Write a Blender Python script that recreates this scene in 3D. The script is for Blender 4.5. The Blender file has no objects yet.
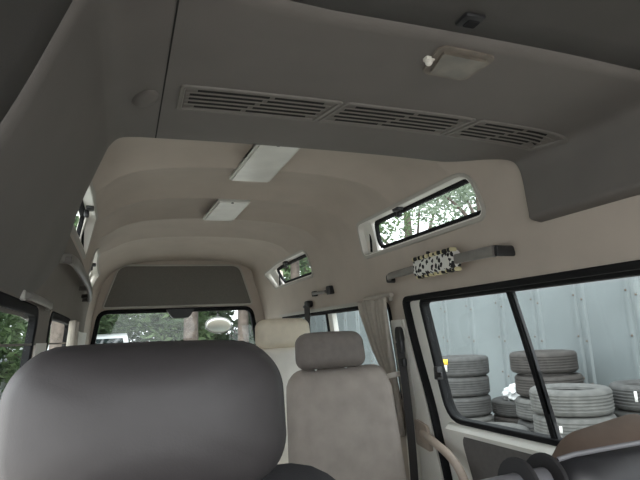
import bpy, bmesh, math, random
import numpy as np
from mathutils import Vector, Matrix
from mathutils.geometry import delaunay_2d_cdt

random.seed(7)
S = bpy.context.scene
COL = S.collection

# ------------------------------------------------------------------ camera, world, exposure
cam = bpy.data.cameras.new('camera')
cam.sensor_width = 36.0
cam.lens = 36.0 * 530.0 / 640.0
cam.clip_start = 0.01
cam.clip_end = 300
co = bpy.data.objects.new('camera', cam)
COL.objects.link(co)


def _n(v):
    return v / np.linalg.norm(v)


_F = 530.0                                    # focal length in pixels of the 640 x 480 frame
_yd = _n(np.array([122 - 320, 240 - 341, _F]))
_b = -(260 - 240)
_a = (_F * _F + (240 - 341) * _b) / 198
_xd = _n(np.array([_a, _b, _F]))
_zd = _n(np.cross(_xd, _yd))
if _zd[1] < 0:
    _zd = -_zd
_M = np.stack([_xd, _yd, _zd])
mw = Matrix.Identity(4)
for i in range(3):
    mw[i][0] = _M[i, 0]
    mw[i][1] = _M[i, 1]
    mw[i][2] = -_M[i, 2]
mw[2][3] = 1.2
co.matrix_world = mw
S.camera = co

world = bpy.data.worlds.new('overcast_sky')
S.world = world
world.use_nodes = True
bg = world.node_tree.nodes['Background']
bg.inputs[0].default_value = (0.93, 0.97, 1.0, 1)
bg.inputs[1].default_value = 1.0

sun = bpy.data.lights.new('overcast_sun', 'SUN')
sun.energy = 0.9
sun.angle = math.radians(60)
sun.color = (1.0, 0.97, 0.93)
so = bpy.data.objects.new('overcast_sun', sun)
so.rotation_euler = (math.radians(35), math.radians(-22), 0)
COL.objects.link(so)

S.view_settings.view_transform = 'Standard'
S.view_settings.look = 'None'
S.view_settings.gamma = 1
S.view_settings.use_curve_mapping = False
S.view_settings.exposure = 1.85
S.cycles.max_bounces = 16
S.cycles.diffuse_bounces = 8
S.cycles.transparent_max_bounces = 24


# ------------------------------------------------------------------ materials
def lin(c):
    return tuple(((x / 12.92) if x <= 0.04045 else ((x + 0.055) / 1.055) ** 2.4) for x in [k / 255 for k in c])


def mat(name, rgb, rough=0.7, noise=0.0, scale=40, bump=0.0, bscale=300, metal=0.0, spec=0.5, wear=None):
    m = bpy.data.materials.new(name)
    m.use_nodes = True
    nt = m.node_tree
    p = nt.nodes['Principled BSDF']
    col = (*rgb, 1)
    p.inputs['Base Color'].default_value = col
    p.inputs['Roughness'].default_value = rough
    p.inputs['Metallic'].default_value = metal
    p.inputs['Specular IOR Level'].default_value = spec
    tc = nt.nodes.new('ShaderNodeTexCoord')
    if noise > 0:
        nz = nt.nodes.new('ShaderNodeTexNoise')
        nz.inputs['Scale'].default_value = scale
        nz.inputs['Detail'].default_value = 5
        nt.links.new(tc.outputs['Object'], nz.inputs['Vector'])
        r = nt.nodes.new('ShaderNodeValToRGB')
        r.color_ramp.elements[0].position = 0.3
        r.color_ramp.elements[1].position = 0.7
        w = wear if wear else tuple(min(1, x * (1 + noise)) for x in rgb)
        r.color_ramp.elements[0].color = (*[x * (1 - noise) for x in rgb], 1)
        r.color_ramp.elements[1].color = (*w, 1)
        nt.links.new(nz.outputs['Fac'], r.inputs['Fac'])
        nt.links.new(r.outputs['Color'], p.inputs['Base Color'])
    if bump > 0:
        nb = nt.nodes.new('ShaderNodeTexNoise')
        nb.inputs['Scale'].default_value = bscale
        nb.inputs['Detail'].default_value = 3
        nt.links.new(tc.outputs['Object'], nb.inputs['Vector'])
        b = nt.nodes.new('ShaderNodeBump')
        b.inputs['Strength'].default_value = bump
        b.inputs['Distance'].default_value = 0.002
        nt.links.new(nb.outputs['Fac'], b.inputs['Height'])
        nt.links.new(b.outputs['Normal'], p.inputs['Normal'])
    return m


def glass_mat(name, tint=(0.9, 0.95, 0.94), refl=0.06):
    m = bpy.data.materials.new(name)
    m.use_nodes = True
    nt = m.node_tree
    nt.nodes.remove(nt.nodes['Principled BSDF'])
    out = nt.nodes['Material Output']
    t = nt.nodes.new('ShaderNodeBsdfTransparent')
    t.inputs[0].default_value = (*tint, 1)
    g = nt.nodes.new('ShaderNodeBsdfGlossy')
    g.inputs['Roughness'].default_value = 0.02
    mx = nt.nodes.new('ShaderNodeMixShader')
    mx.inputs[0].default_value = refl
    nt.links.new(t.outputs[0], mx.inputs[1])
    nt.links.new(g.outputs[0], mx.inputs[2])
    nt.links.new(mx.outputs[0], out.inputs[0])
    return m


M = {}
M['trim'] = mat('taupe_headliner', (0.47, 0.41, 0.355), 0.75, 0.05, 6, 0.25, 500)
M['lining'] = mat('dark_taupe_overlay', (0.20, 0.18, 0.16), 0.8, 0.05, 9, 0.25, 500)  # headliner taupe turned down, only for the sheet that darkens the left wall
M['console'] = mat('grey_console_plastic', (0.138, 0.126, 0.116), 0.6, 0.05, 9, 0.25, 600)
M['header'] = mat('dark_grey_header_plastic', (0.064, 0.060, 0.056), 0.65, 0.05, 9, 0.25, 600)
M['cream'] = mat('cream_body_paint', (0.78, 0.765, 0.715), 0.35, 0.06, 5)
M['rearpanel'] = mat('charcoal_felt_panel', (0.145, 0.137, 0.122), 0.9, 0.08, 120, 0.3, 800)
M['piping'] = mat('pale_grey_trim_strip', (0.42, 0.40, 0.36), 0.5)
M['rubber'] = mat('black_rubber', (0.010, 0.010, 0.011), 0.8, spec=0.2)
M['blackplastic'] = mat('black_plastic', (0.016, 0.016, 0.018), 0.45)
M['vent'] = mat('grey_vent_plastic', (0.15, 0.138, 0.125), 0.5, 0.06, 40)
M['slot'] = mat('dark_vent_slot', (0.006, 0.006, 0.006), 0.9)
M['leather'] = mat('charcoal_leatherette', (0.045, 0.041, 0.042), 0.55, 0.04, 60, 0.08, 500)
M['seatblack'] = mat('black_seat_cloth', (0.03, 0.03, 0.033), 0.7, 0.1, 60, 0.3, 500)
M['patch'] = mat('worn_grey_cloth', (0.10, 0.11, 0.12), 0.85, 0.5, 90, 0.4, 500)
M['greycloth'] = mat('grey_taupe_seat_cloth', (0.34, 0.295, 0.265), 0.92, 0.10, 14, 0.5, 700)
M['greyhead'] = mat('grey_headrest_cloth', (0.185, 0.162, 0.148), 0.92, 0.10, 30, 0.5, 700)
M['beige'] = mat('beige_seat_cover', (0.82, 0.74, 0.61), 0.9, 0.06, 20, 0.5, 300)
M['ivory'] = mat('ivory_seat_cover', (0.86, 0.82, 0.76), 0.9, 0.05, 15, 0.5, 300)
M['brown'] = mat('brown_seat_cloth', (0.115, 0.082, 0.062), 0.9, 0.08, 30, 0.4, 600)
M['vinyl'] = mat('black_vinyl', (0.016, 0.016, 0.018), 0.42, 0.1, 30, 0.4, 30)
M['greyvinyl'] = mat('grey_vinyl_edge', (0.16, 0.16, 0.17), 0.4)
M['strap'] = mat('black_webbing', (0.014, 0.013, 0.014), 0.85, 0.1, 200)
M['belt'] = mat('charcoal_belt_webbing', (0.07, 0.068, 0.07), 0.8, 0.1, 300)
M['railgrey'] = mat('grey_rail_plastic', (0.20, 0.19, 0.175), 0.4, 0.1, 30)
M['handle'] = mat('beige_grab_handle', (0.44, 0.36, 0.30), 0.45, 0.12, 20)
M['metal'] = mat('brushed_metal', (0.5, 0.5, 0.5), 0.35, metal=1)
M['curtain'] = mat('grey_beige_curtain', (0.44, 0.40, 0.35), 0.95, 0.06, 60)
M['lampwhite'] = mat('lamp_frame_white', (0.55, 0.54, 0.50), 0.45)
M['lens'] = mat('frosted_lamp_lens', (0.80, 0.80, 0.76), 0.25, 0.06, 12)
M['amberlens'] = mat('aged_lamp_lens', (0.145, 0.128, 0.105), 0.3, 0.25, 22)
M['amberframe'] = mat('aged_lamp_frame', (0.17, 0.145, 0.12), 0.5, 0.2, 40)
M['knob'] = mat('white_switch_knob', (0.75, 0.72, 0.66), 0.4)
M['floor'] = mat('grey_vinyl_floor', (0.30, 0.28, 0.25), 0.7, 0.1, 10)
M['darkinsert'] = mat('dark_grey_door_card', (0.13, 0.121, 0.117), 0.8, 0.08, 60)
M['steel'] = mat('weathered_tin_wall', (0.155, 0.178, 0.185), 0.55, 0.12, 1.3, 0.15, 20)
M['screw'] = mat('rusty_screw', (0.10, 0.075, 0.06), 0.7)
M['ground'] = mat('grey_gravel_ground', (0.62, 0.60, 0.56), 0.95, 0.12, 4)
M['concrete'] = mat('pale_concrete', (0.42, 0.41, 0.38), 0.9, 0.12, 5)
M['bark'] = mat('grey_brown_bark', (0.10, 0.08, 0.068), 0.95, 0.35, 9, 0.6, 40)
M['carwhite'] = mat('white_car_paint', (0.72, 0.74, 0.76), 0.25)
M['carglass'] = mat('dark_car_glass', (0.03, 0.04, 0.045), 0.08)
M['tail'] = mat('red_lamp_plastic', (0.4, 0.02, 0.02), 0.3)
M['hubcap'] = mat('silver_hubcap', (0.5, 0.5, 0.5), 0.35, metal=0.8)
M['plastic_bag'] = mat('white_plastic_bag', (0.8, 0.82, 0.84), 0.3)
M['sticker'] = mat('yellow_tyre_sticker', (0.85, 0.55, 0.05), 0.5)
M['stickerwhite'] = mat('white_tyre_sticker', (0.6, 0.6, 0.57), 0.5)
M['chalk'] = mat('white_chalk_mark', (0.8, 0.8, 0.8), 0.8)
M['glass'] = glass_mat('window_glass', (0.95, 0.98, 0.975), 0.022)
M['mirror'] = mat('mirror_face', (0.62, 0.62, 0.58), 0.3, metal=1)
M['mirrorbody'] = mat('pale_mirror_shell', (0.22, 0.22, 0.21), 0.4)


def tyre_mat(name, rgb):
    m = mat(name, rgb, 0.8, 0.25, 18)
    return m


M['tyre'] = tyre_mat('grey_dusty_tyre', (0.05, 0.05, 0.05))
M['tyre_brown'] = tyre_mat('brown_dusty_tyre', (0.034, 0.03, 0.028))
M['tyre_pale'] = tyre_mat('pale_dusty_tyre', (0.085, 0.085, 0.083))


def leaf_mat(name, a, b):
    m = bpy.data.materials.new(name)
    m.use_nodes = True
    nt = m.node_tree
    p = nt.nodes['Principled BSDF']
    p.inputs['Roughness'].default_value = 0.6
    g = nt.nodes.new('ShaderNodeNewGeometry')
    r = nt.nodes.new('ShaderNodeValToRGB')
    r.color_ramp.elements[0].color = (*a, 1)
    r.color_ramp.elements[1].color = (*b, 1)
    nt.links.new(g.outputs['Random Per Island'], r.inputs['Fac'])
    nt.links.new(r.outputs['Color'], p.inputs['Base Color'])
    tr = nt.nodes.new('ShaderNodeBsdfTranslucent')
    nt.links.new(r.outputs['Color'], tr.inputs['Color'])
    mx = nt.nodes.new('ShaderNodeMixShader')
    mx.inputs[0].default_value = 0.35
    nt.links.new(p.outputs[0], mx.inputs[1])
    nt.links.new(tr.outputs[0], mx.inputs[2])
    nt.links.new(mx.outputs[0], nt.nodes['Material Output'].inputs[0])
    return m


M['leaf'] = leaf_mat('green_leaves', (0.055, 0.09, 0.045), (0.15, 0.22, 0.10))
M['leaf_pale'] = leaf_mat('pale_green_leaves', (0.13, 0.175, 0.12), (0.27, 0.32, 0.24))
M['leaf_dark'] = leaf_mat('deep_green_leaves', (0.035, 0.055, 0.032), (0.09, 0.125, 0.07))


def pattern_mat():
    m = mat('black_white_quilted_fabric', (0.7, 0.7, 0.66), 0.9)
    nt = m.node_tree
    p = nt.nodes['Principled BSDF']
    tc = nt.nodes.new('ShaderNodeTexCoord')
    v = nt.nodes.new('ShaderNodeTexVoronoi')
    v.inputs['Scale'].default_value = 50
    n2 = nt.nodes.new('ShaderNodeTexNoise')
    n2.inputs['Scale'].default_value = 60
    ad = nt.nodes.new('ShaderNodeMath')
    ad.operation = 'MULTIPLY_ADD'
    ad.inputs[1].default_value = 0.9
    nt.links.new(tc.outputs['Object'], v.inputs['Vector'])
    nt.links.new(tc.outputs['Object'], n2.inputs['Vector'])
    nt.links.new(v.outputs['Distance'], ad.inputs[0])
    nt.links.new(n2.outputs['Fac'], ad.inputs[2])
    r = nt.nodes.new('ShaderNodeValToRGB')
    r.color_ramp.interpolation = 'CONSTANT'
    r.color_ramp.elements[0].color = (0.02, 0.02, 0.022, 1)
    r.color_ramp.elements[1].position = 0.9
    r.color_ramp.elements[1].color = (0.72, 0.72, 0.68, 1)
    nt.links.new(ad.outputs[0], r.inputs['Fac'])
    nt.links.new(r.outputs['Color'], p.inputs['Base Color'])
    return m


def checker_edge_mat():
    m = mat('yellow_black_edging', (0.5, 0.42, 0.15), 0.9)
    nt = m.node_tree
    p = nt.nodes['Principled BSDF']
    tc = nt.nodes.new('ShaderNodeTexCoord')
    w = nt.nodes.new('ShaderNodeTexWave')
    w.bands_direction = 'Y'
    w.inputs['Scale'].default_value = 9
    r = nt.nodes.new('ShaderNodeValToRGB')
    r.color_ramp.interpolation = 'CONSTANT'
    r.color_ramp.elements[0].color = (0.015, 0.015, 0.015, 1)
    r.color_ramp.elements[1].position = 0.45
    r.color_ramp.elements[1].color = (0.62, 0.56, 0.34, 1)
    nt.links.new(tc.outputs['Object'], w.inputs['Vector'])
    nt.links.new(w.outputs['Fac'], r.inputs['Fac'])
    nt.links.new(r.outputs['Color'], p.inputs['Base Color'])
    return m


M['pattern'] = pattern_mat()
M['edging'] = checker_edge_mat()


# ------------------------------------------------------------------ helpers
def obj(name, bm, m, parent=None, smooth=True, angle=40):
    bmesh.ops.recalc_face_normals(bm, faces=bm.faces[:])
    me = bpy.data.meshes.new(name)
    bm.to_mesh(me)
    bm.free()
    if smooth:
        me.shade_smooth()
        me.set_sharp_from_angle(angle=math.radians(angle))
    me.materials.append(m)
    o = bpy.data.objects.new(name, me)
    COL.objects.link(o)
    if parent:
        o.parent = parent
        o.matrix_parent_inverse = Matrix.Translation(parent.location).inverted() if parent.rotation_euler[2] == 0 else parent.matrix_basis.inverted()
    return o


def empty(name, loc=(0, 0, 0)):
    o = bpy.data.objects.new(name, None)
    o.location = loc
    o.empty_display_size = 0.05
    COL.objects.link(o)
    return o


def tag(o, label, cat, group=None, kind=None):
    o['label'] = label
    o['category'] = cat
    if group:
        o['group'] = group
    if kind:
        o['kind'] = kind
    return o


def struct(o, label, cat):
    return tag(o, label, cat, None, 'structure')


def solidify(o, t, off=1.0):
    md = o.modifiers.new('thickness', 'SOLIDIFY')
    md.thickness = t
    md.offset = off
    return o


def rbox(bm, c, s, bev=0.005, seg=2, rot=None):
    g = bmesh.ops.create_cube(bm, size=1)
    vs = g['verts']
    bmesh.ops.scale(bm, vec=s, verts=vs)
    if bev > 0:
        es = list({e for v in vs for e in v.link_edges})
        r = bmesh.ops.bevel(bm, geom=es, offset=min(bev, min(s) * 0.49), segments=seg, profile=0.5, affect='EDGES')
        vs = list({v for f in r['faces'] for v in f.verts} | {v for v in vs if v.is_valid})
    if rot is not None:
        bmesh.ops.rotate(bm, cent=(0, 0, 0), matrix=rot, verts=vs)
    bmesh.ops.translate(bm, vec=c, verts=vs)
    return vs


def box(c, s, bev=0.005, seg=2, rot=None):
    bm = bmesh.new()
    rbox(bm, c, s, bev, seg, rot)
    return bm


def sweep(bm, pts, section, closed=False, up=Vector((0, 0, 1)), scales=None, caps=True):
    """sweeps a closed 2D section (a along the side, b along up) along 3D points"""
    pts = [Vector(p) for p in pts]
    n = len(pts)
    rings = []
    for i, p in enumerate(pts):
        a = pts[(i - 1) % n] if (closed or i > 0) else p
        b = pts[(i + 1) % n] if (closed or i < n - 1) else p
        t = (b - a).normalized()
        u = up if abs(t.dot(up)) < 0.95 else Vector((0, 1, 0.01))
        sd = t.cross(u).normalized()
        u2 = sd.cross(t).normalized()
        k = scales[i] if scales else 1
        rings.append([bm.verts.new(p + sd * (x * k) + u2 * (y * k)) for x, y in section])
    m = len(section)
    for i in range(n if closed else n - 1):
        r0, r1 = rings[i], rings[(i + 1) % n]
        for j in range(m):
            bm.faces.new((r0[j], r0[(j + 1) % m], r1[(j + 1) % m], r1[j]))
    if not closed and caps:
        bm.faces.new(rings[0][::-1])
        bm.faces.new(rings[-1])


def circ(r, n=12, ry=None):
    ry = ry or r
    return [(r * math.cos(2 * math.pi * k / n), ry * math.sin(2 * math.pi * k / n)) for k in range(n)]


def rrect(w, h, r, n=4):
    out = []
    for cx, cy, a0 in ((w / 2 - r, h / 2 - r, 0), (-w / 2 + r, h / 2 - r, 90), (-w / 2 + r, -h / 2 + r, 180), (w / 2 - r, -h / 2 + r, 270)):
        for k in range(n + 1):
            a = math.radians(a0 + 90 * k / n)
            out.append((cx + r * math.cos(a), cy + r * math.sin(a)))
    return out


def smooth_path(pts, per=8):
    """Catmull-Rom through the points"""
    pts = [Vector(p) for p in pts]
    out = []
    n = len(pts)
    for i in range(n - 1):
        p0 = pts[max(i - 1, 0)]
        p1, p2 = pts[i], pts[i + 1]
        p3 = pts[min(i + 2, n - 1)]
        for k in range(per):
            t = k / per
            out.append(0.5 * ((2 * p1) + (p2 - p0) * t + (2 * p0 - 5 * p1 + 4 * p2 - p3) * t * t + (3 * p1 - p0 - 3 * p2 + p3) * t ** 3))
    out.append(pts[-1])
    return out


def round_poly(pts, r, n=5):
    """rounds the corners of a closed 2D polygon; r a number or one per corner"""
    out = []
    m = len(pts)
    for i in range(m):
        p = Vector(pts[i])
        a = Vector(pts[i - 1])
        b = Vector(pts[(i + 1) % m])
        rr = r[i] if isinstance(r, (list, tuple)) else r
        da, db = (a - p), (b - p)
        k = min(rr, da.length * 0.49, db.length * 0.49)
        if k <= 1e-5:
            out.append((p.x, p.y))
            continue
        s, e = p + da.normalized() * k, p + db.normalized() * k
        for j in range(n + 1):
            t = j / n
            q = (1 - t) ** 2 * s + 2 * t * (1 - t) * p + t * t * e
            out.append((q.x, q.y))
    return out


def dense(poly, step):
    out = []
    m = len(poly)
    for i in range(m):
        a, b = Vector(poly[i]), Vector(poly[(i + 1) % m])
        k = max(1, int((b - a).length / step))
        for j in range(k):
            q = a.lerp(b, j / k)
            out.append((q.x, q.y))
    return out


def area(poly):
    return sum(poly[i - 1][0] * poly[i][1] - poly[i][0] * poly[i - 1][1] for i in range(len(poly))) / 2


def offset_poly(poly, d):
    """moves each corner of a closed polygon outwards by d"""
    s = 1 if area(poly) > 0 else -1
    out = []
    m = len(poly)
    for i in range(m):
        a, p, b = Vector(poly[i - 1]), Vector(poly[i]), Vector(poly[(i + 1) % m])
        t1, t2 = (p - a), (b - p)
        if t1.length < 1e-7:
            t1 = t2
        if t2.length < 1e-7:
            t2 = t1
        t1, t2 = t1.normalized(), t2.normalized()
        n1, n2 = Vector((t1.y, -t1.x)) * s, Vector((t2.y, -t2.x)) * s
        nn = (n1 + n2)
        nn = nn.normalized() if nn.length > 1e-6 else n1
        k = d / max(0.5, nn.dot(n1))
        q = p + nn * k
        out.append((q.x, q.y))
    return out


def inside(poly, x, y):
    c = False
    j = len(poly) - 1
    for i in range(len(poly)):
        xi, yi = poly[i]
        xj, yj = poly[j]
        if (yi > y) != (yj > y) and x < (xj - xi) * (y - yi) / (yj - yi) + xi:
            c = not c
        j = i
    return c


def plate(outer, holes, fn, us=(), vs=(), step=0.06, store=None):
    """triangulated sheet with holes, bent by fn(u, v)"""
    outer = dense(outer, step)
    holes2 = [dense(h, step) for h in holes]
    pts, edges = [], []
    for loop in [outer] + holes2:
        k0 = len(pts)
        pts += [Vector(p) for p in loop]
        n = len(loop)
        edges += [(k0 + i, k0 + (i + 1) % n) for i in range(n)]
    for u in us:
        for v in vs:
            if inside(outer, u, v) and not any(inside(h, u, v) for h in holes2):
                pts.append(Vector((u, v)))
    r = delaunay_2d_cdt(pts, edges, [], 0, 1e-6)
    bm = bmesh.new()
    V = [bm.verts.new(fn(p.x, p.y)) for p in r[0]]
    for f in r[2]:
        c = sum((r[0][i] for i in f), Vector((0, 0))) / len(f)
        if inside(outer, c.x, c.y) and not any(inside(h, c.x, c.y) for h in holes2):
            try:
                bm.faces.new([V[i] for i in f])
            except ValueError:
                pass
    if store is not None:
        store += [(p.x, p.y) for p, v in zip(r[0], V) if v.link_faces]
    bmesh.ops.delete(bm, geom=[v for v in bm.verts if not v.link_faces], context='VERTS')
    return bm


def skin(name, outer, holes, fn, us, vs, m, deep=0.05):
    """inner lining with normals taken from the surface itself, plus an outer skin 5 cm behind it"""
    st = []
    o = obj(name, plate(outer, holes, lambda u, v: fn(u, v, 0.0), us, vs, 0.02, st), m, angle=180)
    me = o.data
    nor = []
    e = 0.002
    for p in me.polygons:
        cu = sum(st[i][0] for i in p.vertices) / 3
        cv = sum(st[i][1] for i in p.vertices) / 3
        for i in p.vertices:
            u, v = st[i]
            u, v = u + (cu - u) * 0.15, v + (cv - v) * 0.15
            n = (fn(u + e, v, 0.0) - fn(u - e, v, 0.0)).cross(fn(u, v + e, 0.0) - fn(u, v - e, 0.0)).normalized()
            nor.append(n if n.dot(p.normal) > 0 else -n)
    me.normals_split_custom_set(nor)
    obj('outer_skin', plate(outer, [offset_poly(h, 0.03) for h in holes], lambda u, v: fn(u, v, -deep), us, vs, 0.05), M['cream'], o)
    return o


def ring(bm, poly, d_out, d_in, h0, h1, fn, step=0.05):
    """closed rectangular bead along a 2D outline: from d_in inside to d_out outside, from height h0 to h1"""
    poly = dense(poly, step)
    po, pi = offset_poly(poly, d_out), offset_poly(poly, -d_in)
    rows = []
    for a, b in zip(po, pi):
        hm = h1 - min(0.003, abs(h1 - h0) * 0.3) * (1 if h1 > h0 else -1)
        a2 = (a[0] * 0.85 + b[0] * 0.15, a[1] * 0.85 + b[1] * 0.15)
        b2 = (a[0] * 0.15 + b[0] * 0.85, a[1] * 0.15 + b[1] * 0.85)
        rows.append([bm.verts.new(fn(q[0], q[1], h)) for q, h in ((a, h0), (a, hm), (a2, h1), (b2, h1), (b, hm), (b, h0))])
    n = len(rows)
    for i in range(n):
        r0, r1 = rows[i], rows[(i + 1) % n]
        for j in range(6):
            bm.faces.new((r0[j], r0[(j + 1) % 6], r1[(j + 1) % 6], r1[j]))


def slab(poly, fn, h0, h1, us=(), vs=(), step=0.05, holes=()):
    """a sheet of thickness h1 - h0 following fn(u, v, h)"""
    bm = plate(poly, holes, lambda u, v: fn(u, v, h1), us, vs, step)
    top = bm.faces[:]
    bm2 = plate(poly, holes, lambda u, v: fn(u, v, h0), us, vs, step)
    me = bpy.data.meshes.new('tmp')
    bm2.to_mesh(me)
    bm2.free()
    n0 = len(bm.verts)
    bm.from_mesh(me)
    bpy.data.meshes.remove(me)
    bm.verts.ensure_lookup_table()
    bnd = [e for e in bm.edges if len(e.link_faces) == 1]
    for e in bnd:
        i, j = e.verts[0].index, e.verts[1].index
        if i < n0 and j < n0:
            try:
                bm.faces.new((bm.verts[i], bm.verts[j], bm.verts[j + n0], bm.verts[i + n0]))
            except (ValueError, IndexError):
                pass
    return bm


def cushion(w, d, h, r, bulge=0.02, n=14, taper=0.0, crown=0.0, lean=0.0):
    """soft rounded block: width along x, depth y, height z, centred; r corner radius in the front view"""
    bm = bmesh.new()
    bmesh.ops.create_cube(bm, size=2)
    bmesh.ops.subdivide_edges(bm, edges=bm.edges[:], cuts=n, use_grid_fill=True)
    rd = min(r, d * 0.48)
    hw, hh = w / 2, h / 2
    for v in bm.verts:
        x, y, z = v.co
        # front outline: rounded rectangle
        px, pz = x * hw, z * hh
        m = max(abs(x), abs(z))
        if m > 1e-6:
            ox, oz = x / m * hw, z / m * hh       # point on the rectangle border in this direction
            cx = max(-hw + r, min(hw - r, ox))
            cz = max(-hh + r, min(hh - r, oz))
            dx, dz = ox - cx, oz - cz
            L = math.hypot(dx, dz)
            if L > 1e-9 and abs(abs(ox) - abs(cx)) > 1e-9 and abs(abs(oz) - abs(cz)) > 1e-9:
                ox, oz = cx + dx / L * r, cz + dz / L * r
            px, pz = ox * m, oz * m
        # depth: rounded edge towards the outline
        e = (1 - m)
        # distance-to-edge profile
        inset = rd * (1 - math.sqrt(max(0, 1 - (1 - min(1, e * min(hw, hh) / rd)) ** 2)))
        if abs(abs(y) - 1) < 1e-5:
            yy = math.copysign(d / 2 - inset, y)
            yy += math.copysign(bulge * (1 - x * x) * (1 - z * z), y)
        else:
            yy = y * (d / 2 - rd)
        k = 1 + taper * (-z)
        px *= k
        pz += crown * (1 - x * x) * max(0, z)
        v.co = (px, yy + lean * z * hh, pz)
    return bm


def move(bm, loc, rot=None):
    if rot is not None:
        bmesh.ops.rotate(bm, cent=(0, 0, 0), matrix=rot, verts=bm.verts[:])
    bmesh.ops.translate(bm, vec=loc, verts=bm.verts[:])
    return bm


def lathe(bm, prof, n=40, c=(0, 0, 0)):
    rows = []
    for k in range(n):
        a = 2 * math.pi * k / n
        rows.append([bm.verts.new((c[0] + r * math.cos(a), c[1] + r * math.sin(a), c[2] + z)) for r, z in prof])
    m = len(prof)
    for k in range(n):
        r0, r1 = rows[k], rows[(k + 1) % n]
        for j in range(m):
            bm.faces.new((r0[j], r1[j], r1[(j + 1) % m], r0[(j + 1) % m]))


def Rm(ax, deg):
    return Matrix.Rotation(math.radians(deg), 3, ax)


# ------------------------------------------------------------------ the shell of the van
CX = 0.51                                     # middle of the van; y runs backwards, z up from the floor
_PV = [(0.74, 0.0), (0.765, 0.4), (0.755, 0.86), (0.735, 1.1), (0.71, 1.33), (0.695, 1.43), (0.665, 1.56), (0.625, 1.735)]
_PC = [(0.625, 1.735), (0.602, 1.79), (0.562, 1.835), (0.50, 1.868), (0.42, 1.89), (0.32, 1.903), (0.2, 1.911), (0.1, 1.9145), (0.0, 1.9155)]
_v, _h, _z = [], [], []
for h, z in _PV:
    _v.append(z)
    _h.append(h)
    _z.append(z)
acc = 1.735
for (h0, z0), (h1, z1) in zip(_PC[:-1], _PC[1:]):
    acc += math.hypot(h1 - h0, z1 - z0)
    _v.append(acc)
    _h.append(h1)
    _z.append(z1)
VMID = acc
VTOP = float(np.interp(-0.42, [-h for h in _h[7:]], _v[7:]))
_vd = np.linspace(0, VMID, 600)
_hd = np.interp(_vd, _v, _h)
_zd2 = np.interp(_vd, _v, _z)
_k = np.ones(21) / 21


def _sm(a):
    p = np.concatenate([2 * a[0] - a[10:0:-1], a, 2 * a[-1] - a[-2:-12:-1]])
    return np.convolve(p, _k, 'valid')


_hd, _zd2 = _sm(_hd), _sm(_zd2)
_hd[-1] = 0.0
RIBS = [1.58, 2.03, 2.52, 2.98, 3.54]
YREAR = 4.6
RIBD = 0.054


def rib(y):
    """scalloped moulding of the headliner: a crisp ridge at each rib, shallow bays between"""
    prev = 1.1
    for r in RIBS + [4.15]:
        if y <= r:
            t = max(0.0, (y - prev) / (r - prev))
            a = 0.0 if prev < 1.2 else (1 - t) ** 2.6
            b = 0.0 if r > 4.1 else t ** 4.0
            return RIBD * (a + b)
        prev = r
    return 0.0


def sstep(t):
    t = max(0, min(1, t))
    return t * t * (3 - 2 * t)


def wall_pt(y, v, side, d=0.0):
    h = float(np.interp(v, _vd, _hd))
    z = float(np.interp(v, _vd, _zd2))
    up = sstep((v - 1.70) / 0.2)
    t = max(0, min(1, (y - 4.15) / 0.45))
    h -= 0.05 * t * t * (1 - up)
    z -= 0.065 * sstep((y - 3.9) / 0.7) * sstep((z - 1.5) / 0.3)
    z -= rib(y) * up
    h -= rib(y) * 2.0 * up * (1 - up)
    if side < 0:
        h += 0.075 * sstep((y - 2.2) / 2.2) * (1 - up)
    # inward offset
    dz = -d * sstep((v - 1.7) / 0.25)
    dh = d * (1 - 0.8 * sstep((v - 1.7) / 0.25))
    return Vector((CX + side * (h - dh), y, z + dz))


def ceil_pt(x, y, d=0.0):
    """x here is the profile coordinate: VTOP at the right wall, 2 * VMID - VTOP at the left wall"""
    return wall_pt(y, min(x, VMID), 1, d) if x <= VMID else wall_pt(y, 2 * VMID - x, -1, d)


RW = lambda y, v, d=0.0: wall_pt(y, v, 1, d)
LW = lambda y, v, d=0.0: wall_pt(y, v, -1, d)

YS = sorted(set([round(k * 0.08 - 0.5, 3) for k in range(65)] + [r + q for r in RIBS for q in (-0.05, -0.025, -0.01, 0, 0.01, 0.03)]))
VS = [0.2, 0.5, 0.8, 0.95, 1.1, 1.25, 1.4, 1.5, 1.58, 1.65, 1.7] + [1.735 + k * 0.02 for k in range(1, 14)]
VS = [v for v in VS if v < VTOP - 0.005]

# outlines on the walls, (y, height)
UP1 = round_poly([(1.47, 1.562), (2.47, 1.562), (2.455, 1.732), (1.50, 1.732)], [0.05, 0.04, 0.05, 0.07])
UP2 = round_poly([(3.255, 1.562), (4.20, 1.562), (4.36, 1.742), (3.29, 1.738)], [0.05, 0.04, 0.05, 0.06])
DOOR = round_poly([(2.178, 1.327), (2.155, 1.12), (2.095, 0.88), (2.015, 0.55), (1.92, 0.03), (0.88, 0.03), (0.88, 1.327)], [0.04, 0.1, 0.1, 0.1, 0.05, 0.05, 0.04])
DWIN = round_poly([(2.07, 1.310), (2.035, 1.05), (1.99, 0.812), (1.37, 0.82), (0.95, 0.83), (0.95, 1.310)], [0.035, 0.1, 0.09, 0.02, 0.05, 0.04])
QUART = round_poly([(2.33, 1.322), (2.33, 0.86), (4.2, 0.86), (4.2, 1.322)], 0.05)
FRONT = round_poly([(-0.35, 1.30), (-0.35, 0.82), (0.75, 0.82), (0.75, 1.30)], 0.06)
LWIN1 = round_poly([(0.84, 1.285), (0.84, 0.86), (1.47, 0.86), (1.49, 1.05), (1.54, 1.285)], 0.05)
LWIN2 = round_poly([(1.80, 1.29), (1.78, 0.86), (2.46, 0.86), (2.46, 1.29)], 0.05)

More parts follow.
